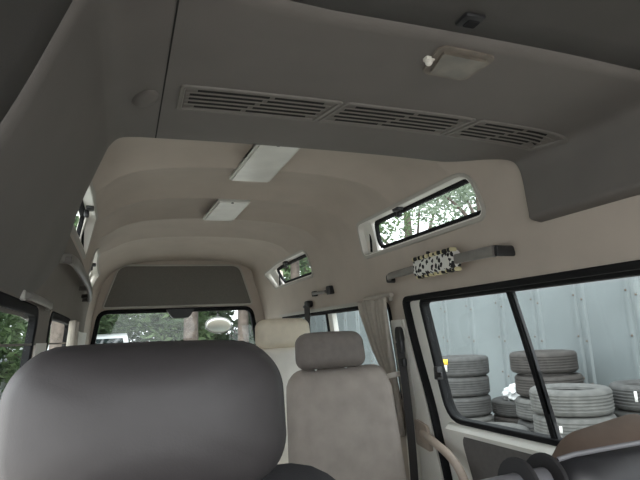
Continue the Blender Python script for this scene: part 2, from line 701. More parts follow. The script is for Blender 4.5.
WALLBOX = [(-0.5, 0.0), (YREAR + 0.02, 0.0), (YREAR + 0.02, VTOP), (-0.5, VTOP)]
wr = skin('wall_right', WALLBOX, [UP1, UP2, DOOR, QUART, FRONT], RW, YS, VS, M['trim'])
wl = skin('wall_left', WALLBOX, [UP1, UP2, LWIN1, LWIN2, FRONT], LW, YS, VS, M['trim'], 0.016)
struct(wr, 'taupe moulded right side wall of the van', 'wall')
struct(wl, 'taupe moulded left side wall of the van', 'wall')

ce = skin('ceiling', [(VTOP, -0.5), (2 * VMID - VTOP, -0.5), (2 * VMID - VTOP, YREAR + 0.02), (VTOP, YREAR + 0.02)], [],
          ceil_pt, [VMID + k * 0.06 for k in range(-6, 7)], YS, M['trim'])
struct(ce, 'taupe moulded headliner with shallow cross ribs', 'ceiling')

fl = obj('floor', box((CX, 2.05, -0.03), (1.5, 5.1, 0.06), 0.005), M['floor'])
struct(fl, 'grey vinyl floor of the van', 'floor')
wf = obj('wall_front', box((CX, -0.52, 0.4), (1.5, 0.04, 0.86), 0.01), M['header'])
struct(wf, 'dark bulkhead below the windscreen', 'wall')

# dashboard, behind the camera
bm = bmesh.new()
sweep(bm, [(-0.2, -0.32, 0.72), (1.2, -0.32, 0.72)], rrect(0.36, 0.26, 0.08, 4))
tag(obj('dashboard', bm, M['seatblack']), 'dark dashboard under the windscreen', 'dashboard')

# rear wall
RWIN = round_poly([(-0.175, 1.437), (1.06, 1.437), (1.17, 0.80), (-0.29, 0.80)], [0.07, 0.07, 0.1, 0.1])
RP = lambda x, z, d=0.0: Vector((x, YREAR - d, z))
bm = slab([(CX - 0.85, -0.02), (CX + 0.85, -0.02), (CX + 0.85, 1.75), (CX + 0.5, 1.95), (CX - 0.5, 1.95), (CX - 0.85, 1.75)], RP, -0.04, 0.0, holes=[RWIN])
rear = obj('wall_rear', bm, M['trim'])
struct(rear, 'taupe tailgate wall around the rear window', 'wall')

# ---- rear window
w = empty('window_1', (CX, YREAR, 1.1))
struct(w, 'wide rear window looking out to trees', 'window')
bm = bmesh.new(); ring(bm, RWIN, 0.012, 0.022, -0.03, 0.012, RP)
obj('window_seal', bm, M['rubber'], w)
obj('pane', slab(offset_poly(RWIN, -0.01), RP, -0.022, -0.018), M['glass'], w)

# ---- upper side windows
def upper_window(name, poly, fn, label, yfar, ylat, y0, y1, tilt=0.0):
    w = empty(name, fn((y0 + y1) / 2, 1.6))
    struct(w, label, 'window')
    bm = bmesh.new(); ring(bm, poly, 0.011, 0.006, -0.004, 0.007, fn)
    obj('window_trim', bm, M['piping'], w)
    bm = bmesh.new(); ring(bm, offset_poly(poly, -0.002), 0.0, 0.008, -0.06, 0.005, fn)
    obj('window_frame', bm, M['cream'], w)
    inner = round_poly([(y0 + 0.012, 1.585), (yfar - 0.012, 1.585), (yfar - 0.035 + tilt, 1.722), (y0 + 0.045, 1.722)], [0.04, 0.09, 0.04, 0.06])
    bm = bmesh.new(); ring(bm, inner, 0.004, 0.014, -0.045, -0.028, fn)
    obj('sash_seal', bm, M['rubber'], w)
    obj('pane', slab(offset_poly(inner, -0.004), fn, -0.040, -0.036), M['glass'], w)
    strip = round_poly([(yfar - 0.0, 1.566), (y1 - 0.012, 1.566), (y1 - 0.02 + tilt, 1.728), (yfar - 0.01 + tilt, 1.728)], 0.012)
    obj('end_panel', slab(strip, fn, -0.045, -0.026), M['cream'], w)
    bm = bmesh.new(); rbox(bm, fn(yfar + 0.035, 1.64, -0.022), (0.01, 0.012, 0.12), 0.004)
    obj('slide_channel', bm, M['rubber'], w)
    low = [(y0 + 0.02, 1.566), (y1 - 0.02, 1.566), (y1 - 0.02, 1.578), (y0 + 0.02, 1.578)]
    obj('lower_track', slab(low, fn, -0.045, -0.012), M['piping'], w)
    lat = empty('latch', fn(ylat, 1.72, 0.0))
    lat.parent = w
    lat.matrix_parent_inverse = Matrix.Translation(w.location).inverted()
    bm = bmesh.new()
    rbox(bm, fn(ylat, 1.722, -0.008), (0.028, 0.06, 0.022), 0.006)
    rbox(bm, fn(ylat + 0.02, 1.700, -0.014), (0.018, 0.03, 0.03), 0.006)
    me = obj('latch_body', bm, M['blackplastic'])
    me.parent = lat
    me.matrix_parent_inverse = Matrix.Translation(lat.location).inverted()
    return w


upper_window('window_2', UP1, RW, 'near high window on the right wall with trees outside', 2.36, 2.03, 1.47, 2.47)
upper_window('window_3', UP2, RW, 'far high window on the right wall near the tailgate', 4.05, 3.80, 3.255, 4.19, 0.12)
upper_window('window_4', UP1, LW, 'near high window on the left wall seen edge on', 2.36, 2.2, 1.47, 2.47)
upper_window('window_5', UP2, LW, 'far high window on the left wall seen edge on', 4.05, 3.9, 3.255, 4.19, 0.12)

# ---- quarter window
w = empty('window_6', RW(3.2, 0.86))
struct(w, 'long right rear side window behind the grey seat', 'window')
bm = bmesh.new(); ring(bm, QUART, 0.010, 0.016, -0.05, 0.006, RW)
obj('window_seal', bm, M['rubber'], w)
obj('pane', slab(offset_poly(QUART, -0.01), RW, -0.036, -0.032), M['glass'], w)
bm = slab([(3.21, 0.87), (3.24, 0.87), (3.24, 1.315), (3.21, 1.315)], RW, -0.045, -0.01)
obj('window_divider', bm, M['rubber'], w)
bm = slab([(3.135, 0.87), (3.205, 0.87), (3.205, 1.315), (3.135, 1.315)], RW, -0.045, -0.014)
obj('sash_post', bm, M['cream'], w)
bm = slab([(2.28, 1.327), (4.2, 1.327), (4.2, 1.347), (2.28, 1.347)], RW, 0.0, 0.02, us=[2.3 + k * 0.1 for k in range(19)])
obj('curtain_rail', bm, M['piping'], w)

# ---- left low windows
for nm, poly, lab in (('window_7', LWIN1, 'left side window behind the driver seat with greenery outside'),
                      ('window_8', LWIN2, 'far left side window beside the bunched curtain')):
    w = empty(nm, LW(poly[0][0], 0.86))
    struct(w, lab, 'window')
    bm = bmesh.new(); ring(bm, poly, 0.012, 0.012, -0.014, 0.005, LW)
    obj('window_seal', bm, M['rubber'], w)
    obj('pane', slab(offset_poly(poly, -0.012), LW, -0.011, -0.008), M['glass'], w)
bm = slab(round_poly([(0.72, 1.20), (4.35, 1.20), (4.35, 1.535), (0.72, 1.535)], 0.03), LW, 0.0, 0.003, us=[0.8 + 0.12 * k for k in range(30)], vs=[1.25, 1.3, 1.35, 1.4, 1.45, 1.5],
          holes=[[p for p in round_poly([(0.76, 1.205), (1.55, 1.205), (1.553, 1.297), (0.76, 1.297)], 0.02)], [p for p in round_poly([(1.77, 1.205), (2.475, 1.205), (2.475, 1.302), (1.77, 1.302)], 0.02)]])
struct(obj('trim_7', bm, M['lining']), 'dark taupe sheet added over the left wall above the windows to darken it', 'lining')  # added sheet: the wall's darker tone here is put into its colour
bm = slab(round_poly([(1.575, 0.3), (1.775, 0.3), (1.775, 1.205), (1.575, 1.205)], 0.01), LW, 0.0, 0.006, vs=[0.5, 0.8, 1.0, 1.1])
struct(obj('trim_1', bm, M['cream']), 'cream painted pillar between the left windows', 'pillar')
bm = slab(round_poly([(2.50, 0.3), (4.45, 0.3), (4.45, 1.275), (2.50, 1.275)], 0.01), LW, 0.0, 0.006, us=[2.6 + k * 0.12 for k in range(15)], vs=[0.5, 0.8, 1.0, 1.1, 1.2])
struct(obj('trim_2', bm, M['cream']), 'cream painted left rear corner panel', 'pillar')

# ---- sliding door
d = empty('door_1', RW(1.5, 0.03))
struct(d, 'cream sliding door with large divided window over grey card', 'door')
inset = offset_poly(DOOR, -0.012)
DF = lambda y, v, h=0.0: RW(y, v, h - 0.02)
bm = slab(inset, DF, -0.03, 0.0, us=[0.9 + 0.1 * k for k in range(14)], vs=[0.2, 0.4, 0.6, 0.75, 0.95, 1.1, 1.25], holes=[DWIN])
obj('door_panel', bm, M['cream'], d)
bm = bmesh.new(); ring(bm, DOOR, 0.010, 0.012, -0.055, 0.010, RW)
obj('weatherstrip', bm, M['rubber'], d)
bm = bmesh.new(); ring(bm, DWIN, 0.012, 0.008, -0.036, 0.006, DF)
obj('window_seal', bm, M['rubber'], d)
bm = slab([(1.507, 1.305), (1.487, 1.305), (1.399, 0.82), (1.419, 0.82)], DF, -0.022, -0.004, vs=[0.9, 1, 1.1, 1.2])
obj('window_divider', bm, M['rubber'], d)
bm = slab([(1.486, 1.305), (1.481, 1.305), (1.393, 0.82), (1.398, 0.82)], DF, -0.022, -0.010, vs=[0.9, 1, 1.1, 1.2])
obj('divider_edge', bm, M['blackplastic'], d)
pa = [p for p in DWIN]
g1 = round_poly([(2.06, 1.295), (2.025, 1.05), (1.98, 0.82), (1.415, 0.83), (1.505, 1.295)], [0.03, 0.1, 0.08, 0.01, 0.01])
g2 = round_poly([(1.475, 1.295), (1.385, 0.83), (0.955, 0.84), (0.955, 1.295)], [0.01, 0.01, 0.04, 0.04])
obj('pane', slab(g1, DF, -0.014, -0.010, vs=[0.9, 1, 1.1, 1.2]), M['glass'], d)
obj('pane', slab(g2, DF, -0.020, -0.016, vs=[0.9, 1, 1.1, 1.2]), M['glass'], d)
bm = bmesh.new()
rows = []
for k in range(22):
    y = 0.95 + (1.985 - 0.95) * k / 21
    zb = 0.83 - 0.012 * (y - 0.95)
    rows.append([bm.verts.new(c) for c in (DF(y, zb - 0.010, -0.012), DF(y, zb - 0.018, 0.004), DF(y, zb - 0.040, 0.026), DF(y, zb - 0.055, 0.024), DF(y, zb - 0.062, -0.004))])
for r0, r1 in zip(rows[:-1], rows[1:]):
    for a, b, c, e in zip(r0[:-1], r0[1:], r1[1:], r1[:-1]):
        bm.faces.new((a, b, c, e))
obj('window_ledge', bm, M['cream'], d)
bm = slab(round_poly([(1.90, 0.768), (1.74, 0.30), (0.98, 0.30), (0.98, 0.78)], 0.06), DF, 0.0, 0.014, vs=[0.5, 0.6])
obj('door_card', bm, M['darkinsert'], d)
bm = bmesh.new()
rbox(bm, DF(2.005, 1.0, 0.010), (0.03, 0.03, 0.055), 0.006)
rbox(bm, DF(1.985, 0.995, 0.022), (0.012, 0.05, 0.022), 0.004)
obj('window_latch', bm, M['blackplastic'], d)

# ---- pillar beside the door
bm = slab(round_poly([(2.215, 0.2), (2.325, 0.2), (2.325, 1.235), (2.23, 1.235), (2.205, 1.15), (2.205, 0.95)], 0.012), RW, -0.001, 0.010, vs=[0.4, 0.6, 0.8, 1.0, 1.1])
struct(obj('trim_3', bm, M['cream']), 'cream painted pillar between the sliding door and side window', 'pillar')
bm = slab([(1.985, 0.3), (2.04, 0.55), (2.115, 0.87), (2.174, 1.11), (2.192, 1.235), (2.214, 1.235), (2.205, 1.15), (2.203, 0.95), (2.213, 0.3)], RW, -0.001, 0.008, vs=[0.4, 0.6, 0.8, 1.0])
struct(obj('trim_4', bm, M['cream']), 'cream painted lower door jamb', 'pillar')

# ---- rear panel over the tailgate window
t = empty('tailgate_panel', (CX, YREAR, 1.47))
tag(t, 'charcoal felt panel with pale edge strip above the rear window', 'panel')
PAN = round_poly([(-0.145, 1.468), (1.06, 1.468), (0.955, 1.803), (-0.025, 1.803)], [0.02, 0.02, 0.07, 0.07])
obj('panel_board', slab(PAN, RP, 0.002, 0.014), M['rearpanel'], t)
bm = bmesh.new(); ring(bm, PAN, 0.012, 0.003, 0.0, 0.02, RP)
obj('edge_strip', bm, M['piping'], t)

# ------------------------------------------------------------------ overhead console
_cp = [(-0.214, 1.265), (-0.197, 1.315), (-0.172, 1.37), (-0.142, 1.437), (-0.107, 1.514), (-0.05, 1.655), (-0.035, 1.685), (-0.012, 1.706), (0.03, 1.712), (0.073, 1.713), (0.25, 1.716), (0.55, 1.716),
       (0.80, 1.712), (0.98, 1.704), (1.06, 1.698), (1.115, 1.686), (1.137, 1.66), (1.145, 1.62), (1.149, 1.57), (1.153, 1.525), (1.158, 1.503), (1.215, 1.49)]


def cons_profile(off=0.0, flat=False):
    pts = []
    for i, (x, z) in enumerate(_cp):
        pts.append(Vector((x, 0, z)))
    sp = smooth_path(pts, 4)
    return sp


def cons_z(x):
    sp = cons_profile()
    for a, b in zip(sp[:-1], sp[1:]):
        if a.x <= x <= b.x and b.x > a.x:
            return a.z + (b.z - a.z) * (x - a.x) / (b.x - a.x)
    return 1.71


def cons_rear(x):
    return 1.36 - 0.115 * sstep((x - 0.92) / 0.23)


def drop(p, y):
    """the underside runs level"""
    return 0.0


def front_edge(x):
    return 0.665 + 0.062 * sstep((x + 0.08) / 0.40)


def build_console(y0fn, y1fn, off, closed_rear=True, keep=None, slope=0.0):
    sp = [p for p in cons_profile() if keep is None or keep(p)]
    bm = bmesh.new()
    rows = []
    n = 14
    cxp, czp = 0.5, 1.2
    for i, p in enumerate(sp):
        a = sp[max(0, i - 1)]
        b = sp[min(len(sp) - 1, i + 1)]
        t = (b - a).normalized()
        nn = Vector((-t.z, 0, t.x))           # outward (up / sideways)
        y1 = y1fn(p.x)
        y0 = y0fn(p.x)
        row = []
        for k in range(n + 1):
            y = y0 + (y1 - y0) * k / n
            q = p + nn * off
            row.append(bm.verts.new((q.x, y, q.z + drop(p, y) - slope * (y1 - y))))
        if closed_rear:
            ext = 0.9 * sstep((-0.075 - p.x) / 0.07)      # low on the left the shell fairs into the wall
            for dy, up, k in ((0.006, 0.002, 0.15), (0.010, 0.008, 0.45), (0.010, 0.035, 1.0)):
                q = p + nn * (off + up)
                row.append(bm.verts.new((q.x - ext * k * 0.085, y1 + dy + ext * k, q.z + drop(p, y1))))
        rows.append(row)
    for r0, r1 in zip(rows[:-1], rows[1:]):
        for a, b, c, dd in zip(r0[:-1], r0[1:], r1[1:], r1[:-1]):
            bm.faces.new((a, b, c, dd))
    return bm


con = empty('overhead_console', (CX, 1.0, 1.71))
tag(con, 'grey moulded overhead console with three air vents behind the front seats', 'overhead console')
o = obj('console_shell', build_console(front_edge, cons_rear, 0.0), M['console'], con, angle=50)
solidify(o, 0.004, 0)
bm = bmesh.new()
rbox(bm, (0.0742, 1.03, cons_z(0.074) - 0.0018), (0.0028, 0.655, 0.003), 0)
obj('seam_strip', bm, M['slot'], con)
CP = lambda x, y, h=0.0: Vector((x, y, cons_z(x) - h))


def vent(parts):
    x0a, x1a, x0b, x1b, ya, yb = parts        # front edge x range, rear edge x range, front y, rear y
    v = empty('air_vent', CP((x0a + x1a) / 2, (ya + yb) / 2))
    v.parent = con
    v.matrix_parent_inverse = Matrix.Translation(con.location).inverted()
    P4 = [(x0a, ya), (x1a, ya), (x1b, yb), (x0b, yb)]
    outer = round_poly(P4, 0.012)
    bm = bmesh.new(); ring(bm, outer, 0.003, 0.009, -0.002, 0.006, CP)
    f = obj('vent_frame', bm, M['vent'], v)
    obj('vent_backing', slab(offset_poly(outer, -0.004), CP, -0.002, 0.0015), M['vent'], v)
    sl = bmesh.new()
    L = (x0a + x0b) / 2
    for r in range(5):
        t = (r + 1.0) / 6
        y = ya + (yb - ya) * t
        xl = x0a + (x0b - x0a) * t + (0.035 if r in (0, 4) else 0.02)
        xr = x1a + (x1b - x1a) * t - (0.035 if r in (0, 4) else 0.02)
        xm = (xl + xr) / 2 + (0.02 - 0.01 * r)
        for a, b in ((xl, xm - 0.006), (xm + 0.006, xr)):
            for q in slab_strip(a, b, y - 0.0060, y + 0.0060):
                sl.faces.new([sl.verts.new(c) for c in q])
    obj('vent_slots', sl, M['slot'], v, smooth=False)
    br = bmesh.new()
    for r in range(6):
        t = (r + 0.5) / 6
        y = ya + (yb - ya) * t
        xl = x0a + (x0b - x0a) * t + 0.012
        xr = x1a + (x1b - x1a) * t - 0.012
        n = 6
        for k in range(n):
            a, b = xl + (xr - xl) * k / n, xl + (xr - xl) * (k + 1) / n
            za, zb = cons_z(a) - 0.004, cons_z(b) - 0.004
            vs = [br.verts.new(c) for c in ((a, y - 0.0022, za), (b, y - 0.0022, zb), (b, y + 0.0022, zb), (a, y + 0.0022, za),
                                            (a, y - 0.0022, za + 0.004), (b, y - 0.0022, zb + 0.004), (b, y + 0.0022, zb + 0.004), (a, y + 0.0022, za + 0.004))]
            for q in ((0, 1, 2, 3), (0, 1, 5, 4), (3, 2, 6, 7)):
                br.faces.new([vs[i] for i in q])
    obj('vent_slats', br, M['vent'], v, smooth=False)


def slab_strip(a, b, y0, y1):
    n = 5
    for k in range(n):
        p, q = a + (b - a) * k / n, a + (b - a) * (k + 1) / n
        zp, zq = cons_z(p) - 0.0022, cons_z(q) - 0.0022
        yield ((p, y0, zp), (q, y0, zq), (q, y1, zq), (p, y1, zp))


vent((0.108, 0.468, 0.110, 0.440, 1.045, 1.165))
vent((0.478, 0.832, 0.448, 0.805, 1.045, 1.165))
vent((0.846, 1.128, 0.815, 1.105, 1.045, 1.165))

# front header
hd = obj('trim_5', build_console(lambda x: -0.35, lambda x: front_edge(x) + 0.008, 0.005, closed_rear=False, slope=0.02), M['header'], angle=50)
solidify(hd, 0.01, 0)
struct(hd, 'dark grey front header lining above the front seats', 'header')

# small hook cover on the console side
bm = bmesh.new()
bmesh.ops.create_uvsphere(bm, u_segments=24, v_segments=12, radius=1)
for v in bm.verts:
    v.co = Vector((v.co.x * 0.024, v.co.y * 0.046, min(v.co.z, 0.4) * 0.015))
move(bm, (0.040, 1.125, cons_z(0.04)), Rm('Z', 20))
tag(obj('coat_hook', bm, M['console']), 'small grey coat hook beside the seam at the left end of the vents', 'hook')

# front dome lamp
dl = empty('dome_lamp', (0.605, 0.82, cons_z(0.6)))
tag(dl, 'aged amber dome lamp with white switch knob on the overhead console', 'lamp')
DP = round_poly([(0.556, 0.775), (0.674, 0.780), (0.668, 0.868), (0.574, 0.862)], 0.012)
CPd = lambda x, y, h=0.0: Vector((x, y, cons_z(x) - h))
obj('lamp_base', slab(offset_poly(DP, 0.008), CPd, -0.002, 0.006), M['amberframe'], dl)
obj('lamp_lens', slab(offset_poly(DP, -0.006), CPd, 0.004, 0.012), M['amberlens'], dl)
bm = bmesh.new()
bmesh.ops.create_uvsphere(bm, u_segments=12, v_segments=8, radius=0.0075)
move(bm, (0.553, 0.818, cons_z(0.535) - 0.011))
rbox(bm, (0.554, 0.818, cons_z(0.535) - 0.004), (0.02, 0.016, 0.01), 0.003)
obj('switch_knob', bm, M['knob'], dl)

# black clip on the header
hc = empty('switch_block', (0.545, 0.65, 1.70))
tag(hc, 'small square black switch block on the front header', 'switch')
hz = 1.7135
bm = bmesh.new()
rbox(bm, (0.553, 0.684, hz - 0.001), (0.040, 0.036, 0.010), 0.004, rot=None)
obj('switch_body', bm, M['blackplastic'], hc)
bm = bmesh.new()
rbox(bm, (0.556, 0.686, hz - 0.006), (0.024, 0.02, 0.006), 0.003)
obj('switch_button', bm, M['rubber'], hc)


# ------------------------------------------------------------------ ceiling lamps
def ceiling_lamp(y0, y1, label):
    t = empty('ceiling_lamp', (CX, (y0 + y1) / 2, 1.9))
    tag(t, label, 'lamp', 'white lamps on the headliner')
    hang = 0.034
    c = CX
    zf = 1.888
    LP = lambda x, y, h: Vector((x, y, 1.885 - h))
    P = round_poly([(c - 0.074, y0), (c + 0.090, y0), (c + 0.09, y1), (c - 0.09, y1)], 0.012)
    obj('lamp_frame', slab(P, LP, 0.014, 0.026), M['lampwhite'], t)
    obj('lamp_housing', slab(offset_poly(P, -0.03), LP, -0.06, 0.016), M['lampwhite'], t)
    P2 = offset_poly(P, -0.012)
    obj('lamp_lens', slab(P2, LP, 0.022, 0.032), M['lens'], t)
    bm = bmesh.new()
    rbox(bm, (c, y0 + 0.012, 1.885 - 0.032), (0.012, 0.008, 0.006), 0.002)
    obj('lamp_screw', bm, M['blackplastic'], t)


ceiling_lamp(1.71, 2.19, 'white ceiling lamp just behind the vent console, nearest the camera')
ceiling_lamp(2.555, 3.0, 'white ceiling lamp farther back towards the tailgate panel')


# ------------------------------------------------------------------ rails and handles
def bracket(bm, fn, y, v, d):
    p = fn(y, v, 0.0)
    q = fn(y, v, d)
    sweep(bm, [p, q], rrect(0.03, 0.034, 0.008, 2))


rl = empty('grab_rail', RW(1.78, 1.43))
tag(rl, 'long grey grab rail on the right wall under the near high window', 'grab rail')
bm = bmesh.new()
pts = [RW(2.235, 1.425, 0.006), RW(2.19, 1.432, 0.045), RW(2.08, 1.434, 0.058), RW(1.78, 1.436, 0.06), RW(1.50, 1.434, 0.06), RW(1.42, 1.432, 0.056)]
sp = smooth_path(pts, 6)
sweep(bm, sp, rrect(0.022, 0.036, 0.009, 3), scales=[0.75 + 0.35 * i / (len(sp) - 1) for i in range(len(sp))])
obj('rail_bar', bm, M['railgrey'], rl)
bm = bmesh.new()
sweep(bm, [RW(1.40, 1.43, -0.004), RW(1.40, 1.43, 0.035), RW(1.405, 1.431, 0.062)], rrect(0.022, 0.036, 0.010, 3))
obj('end_bracket', bm, M['blackplastic'], rl)
bm = bmesh.new()
sweep(bm, [RW(2.235, 1.428, -0.004), RW(2.225, 1.428, 0.03)], rrect(0.034, 0.04, 0.012, 3))
obj('end_bracket', bm, M['blackplastic'], rl)

cv = empty('rail_cover', RW(1.77, 1.436, 0.06))
tag(cv, 'black and white patterned quilted sleeve with yellow edging on the grab rail', 'rail cover')
bm = bmesh.new()
pts = [RW(1.905 - 0.275 * k / 8, 1.436, 0.06) for k in range(9)]
sweep(bm, pts, rrect(0.04, 0.07, 0.018, 4))
obj('sleeve', bm, M['pattern'], cv)
for sgn in (1, -1):
    bm = bmesh.new()
    for k in range(7):
        y = 1.895 - 0.255 * k / 6
        p = RW(y, 1.436 + sgn * 0.036, 0.062)
        rbox(bm, p, (0.03, 0.03, 0.016), 0.006)
    obj('edging', bm, M['edging'], cv)

bm = bmesh.new()
sweep(bm, [RW(1.88, 1.497, -0.002), RW(1.88, 1.497, 0.012)], circ(0.007, 10))
sweep(bm, [RW(1.88, 1.497, 0.010), RW(1.878, 1.489, 0.016)], circ(0.004, 8))
tag(obj('wall_hook', bm, M['blackplastic']), 'tiny dark hook on the wall above the patterned rail sleeve', 'hook')

hk = empty('assist_handle', RW(3.1, 1.44))
tag(hk, 'short dark assist handle on the right wall above the rear side window', 'handle')
bm = bmesh.new()
sweep(bm, smooth_path([RW(3.30, 1.448, 0.01), RW(3.24, 1.44, 0.045), RW(3.12, 1.437, 0.05), RW(3.03, 1.437, 0.04)], 5), rrect(0.014, 0.018, 0.005, 2))
obj('handle_bar', bm, M['railgrey'], hk)
for y, k in ((3.30, 1.0), (3.02, 1.5)):
    bm = bmesh.new()
    sweep(bm, [RW(y, 1.445, -0.002), RW(y, 1.443, 0.028)], rrect(0.04 * k, 0.034 * k, 0.01, 3))
    obj('handle_mount', bm, M['blackplastic'], hk)

rl = empty('grab_rail', LW(2.5, 1.45))
tag(rl, 'long grey grab rail on the left wall under the high windows', 'grab rail')
bm = bmesh.new()
pts = [LW(1.72, 1.452, 0.0), LW(1.76, 1.452, 0.03), LW(1.9, 1.448, 0.042), LW(2.5, 1.445, 0.045), LW(3.1, 1.445, 0.045), LW(3.35, 1.445, 0.04)]
sweep(bm, smooth_path(pts, 6), rrect(0.022, 0.032, 0.009, 3))
obj('rail_bar', bm, M['railgrey'], rl)
for y in (1.73, 2.65, 3.1, 3.38):
    bm = bmesh.new()
    sweep(bm, [LW(y, 1.446, -0.004), LW(y, 1.446, 0.038)], rrect(0.02, 0.022, 0.007, 2))
    obj('end_bracket', bm, M['vent'], rl)

hk = empty('assist_handle', LW(1.47, 1.315))
tag(hk, 'pale grey assist handle above the left side window', 'handle')
bm = bmesh.new()
sweep(bm, smooth_path([LW(1.27, 1.305, 0.004), LW(1.30, 1.305, 0.016), LW(1.47, 1.305, 0.018), LW(1.64, 1.305, 0.016), LW(1.67, 1.305, 0.004)], 5), rrect(0.012, 0.018, 0.005, 3))
obj('handle_bar', bm, M['railgrey'], hk)
for y in (1.265, 1.665):
    bm = bmesh.new()
    sweep(bm, [LW(y, 1.305, -0.004), LW(y, 1.305, 0.010)], rrect(0.022, 0.022, 0.006, 2))
    obj('handle_mount', bm, M['lampwhite'], hk)

hk = empty('step_handle', RW(2.14, 0.75))
tag(hk, 'curved beige grab handle beside the sliding door opening', 'handle')
bm = bmesh.new()
pts = [RW(2.16, 0.735, 0.012), RW(2.08, 0.727, 0.03), RW(1.98, 0.715, 0.05), RW(1.89, 0.695, 0.06), RW(1.82, 0.645, 0.06), RW(1.79, 0.56, 0.055), RW(1.785, 0.47, 0.05), RW(1.785, 0.38, 0.03)]
sweep(bm, smooth_path(pts, 6), circ(0.017, 14))
obj('handle_bar', bm, M['handle'], hk)
bm = slab(round_poly([(2.09, 0.665), (2.21, 0.68), (2.21, 0.79), (2.11, 0.77)], 0.015), RW, 0.006, 0.022)
obj('handle_mount', bm, M['handle'], hk)


# ------------------------------------------------------------------ seat belts
def ribbon(bm, pts, w, th, wdir):
    wd = Vector(wdir).normalized()
    pts = smooth_path(pts, 6)
    rows = []
    for i, p in enumerate(pts):
        a, b = pts[max(0, i - 1)], pts[min(len(pts) - 1, i + 1)]
        t = (b - a).normalized()
        s = (wd - t * wd.dot(t)).normalized()
        n = t.cross(s)
        rows.append([bm.verts.new(p + s * x + n * y) for x, y in ((-w / 2, -th / 2), (w / 2, -th / 2), (w / 2, th / 2), (-w / 2, th / 2))])
    for r0, r1 in zip(rows[:-1], rows[1:]):
        for j in range(4):
            bm.faces.new((r0[j], r0[(j + 1) % 4], r1[(j + 1) % 4], r1[j]))
    bm.faces.new(rows[0][::-1]); bm.faces.new(rows[-1])


sb = empty('seat_belt', RW(2.22, 1.16))
tag(sb, 'black seat belt hanging on the cream pillar beside the sliding door', 'seat belt')
bm = bmesh.new()
sweep(bm, [RW(2.24, 1.165, 0.006), RW(2.24, 1.165, 0.03)], rrect(0.05, 0.075, 0.022, 4))
rbox(bm, RW(2.235, 1.115, 0.026), (0.026, 0.045, 0.075), 0.01)
obj('belt_guide', bm, M['blackplastic'], sb)
bm = bmesh.new()
rbox(bm, RW(2.225, 1.04, 0.034), (0.024, 0.05, 0.04), 0.008)
obj('belt_stop', bm, M['blackplastic'], sb)
bm = bmesh.new()
ribbon(bm, [RW(2.235, 1.13, 0.03), RW(2.225, 0.95, 0.036), RW(2.21, 0.75, 0.045), RW(2.20, 0.5, 0.055), RW(2.19, 0.1, 0.06)], 0.042, 0.003, (0.45, -1, 0))
obj('belt_strap', bm, M['belt'], sb)

sb = empty('seat_belt', RW(3.4, 1.39))
tag(sb, 'dark seat belt hanging from the roof edge in front of the rear side window', 'seat belt')
bm = bmesh.new()
rbox(bm, RW(3.43, 1.385, 0.025), (0.045, 0.07, 0.045), 0.012)
rbox(bm, RW(3.45, 1.37, 0.03), (0.03, 0.12, 0.02), 0.008)
obj('belt_guide', bm, M['blackplastic'], sb)
bm = bmesh.new()
ribbon(bm, [RW(3.42, 1.385, 0.04), RW(3.37, 1.30, 0.07), RW(3.32, 1.2, 0.10), RW(3.25, 0.95, 0.14), RW(3.2, 0.6, 0.17)], 0.05, 0.003, (0.4, -1, 0))
obj('belt_strap', bm, M['belt'], sb)


# ------------------------------------------------------------------ curtains
def curtain(fn, rows, label, d0=0.03, folds=7, lab=None):
    """rows: (v, y_near, y_far, depth)"""
    t = empty('curtain', fn(rows[0][1], rows[0][0]))
    tag(t, label, 'curtain')
    bm = bmesh.new()
    n = 70
    grid = []
    vs = [r[0] for r in rows]
    m = 40
    for i in range(m + 1):
        v = vs[0] + (vs[-1] - vs[0]) * i / m
        ya = np.interp(-v, [-r[0] for r in rows], [r[1] for r in rows])
        yb = np.interp(-v, [-r[0] for r in rows], [r[2] for r in rows])
        dp = np.interp(-v, [-r[0] for r in rows], [r[3] for r in rows])
        row = []
        for k in range(n + 1):
            s = k / n
            y = ya + (yb - ya) * s
            wv = math.sin(s * folds * 2 * math.pi + 0.6 * math.sin(3 * s)) * 0.7 + 0.3 * math.sin(s * folds * 3.3 * math.pi + v * 5)
            row.append(bm.verts.new(fn(float(y), v, d0 + float(dp) * (wv * 0.5 + 0.5))))
        grid.append(row)
    for r0, r1 in zip(grid[:-1], grid[1:]):
        for a, b, c, dd in zip(r0[:-1], r0[1:], r1[1:], r1[:-1]):
            bm.faces.new((a, b, c, dd))
    o = obj('curtain_fabric', bm, M['curtain'], t, angle=180)
    solidify(o, 0.003, 0)
    return t


ct = curtain(RW, [(1.345, 2.27, 2.62, 0.03), (1.28, 2.285, 2.60, 0.035), (1.1, 2.30, 2.50, 0.04), (0.985, 2.305, 2.415, 0.035), (0.955, 2.31, 2.405, 0.03), (0.9, 2.30, 2.43, 0.04), (0.70, 2.285, 2.46, 0.045)],
             'grey beige curtain tied back beside the grey seat at the right wall', 0.022)
bm = bmesh.new()
sweep(bm, smooth_path([RW(2.29, 0.985, 0.005), RW(2.295, 0.98, 0.06), RW(2.36, 0.965, 0.075), RW(2.42, 0.955, 0.06), RW(2.43, 0.955, 0.005)], 5), rrect(0.006, 0.024, 0.002, 2))
obj('tie_back', bm, M['ivory'], ct)
bm = bmesh.new()
sweep(bm, [RW(2.23, 1.352, 0.03), RW(2.4, 1.353, 0.032), RW(2.52, 1.353, 0.03)], circ(0.011, 10))
obj('curtain_heading', bm, M['curtain'], ct)
curtain(LW, [(1.285, 2.2, 2.48, 0.03), (1.0, 2.26, 2.48, 0.04), (0.8, 2.24, 2.48, 0.04)], 'grey curtain gathered at the far left side window', 0.014, 6)


# ------------------------------------------------------------------ seats
def legs(root, x0, x1, y0, y1, zt):
    for x in (x0, x1):
        for y in (y0, y1):
            obj('leg', box((x, y, zt / 2), (0.04, 0.04, zt), 0.006), M['blackplastic'], root)


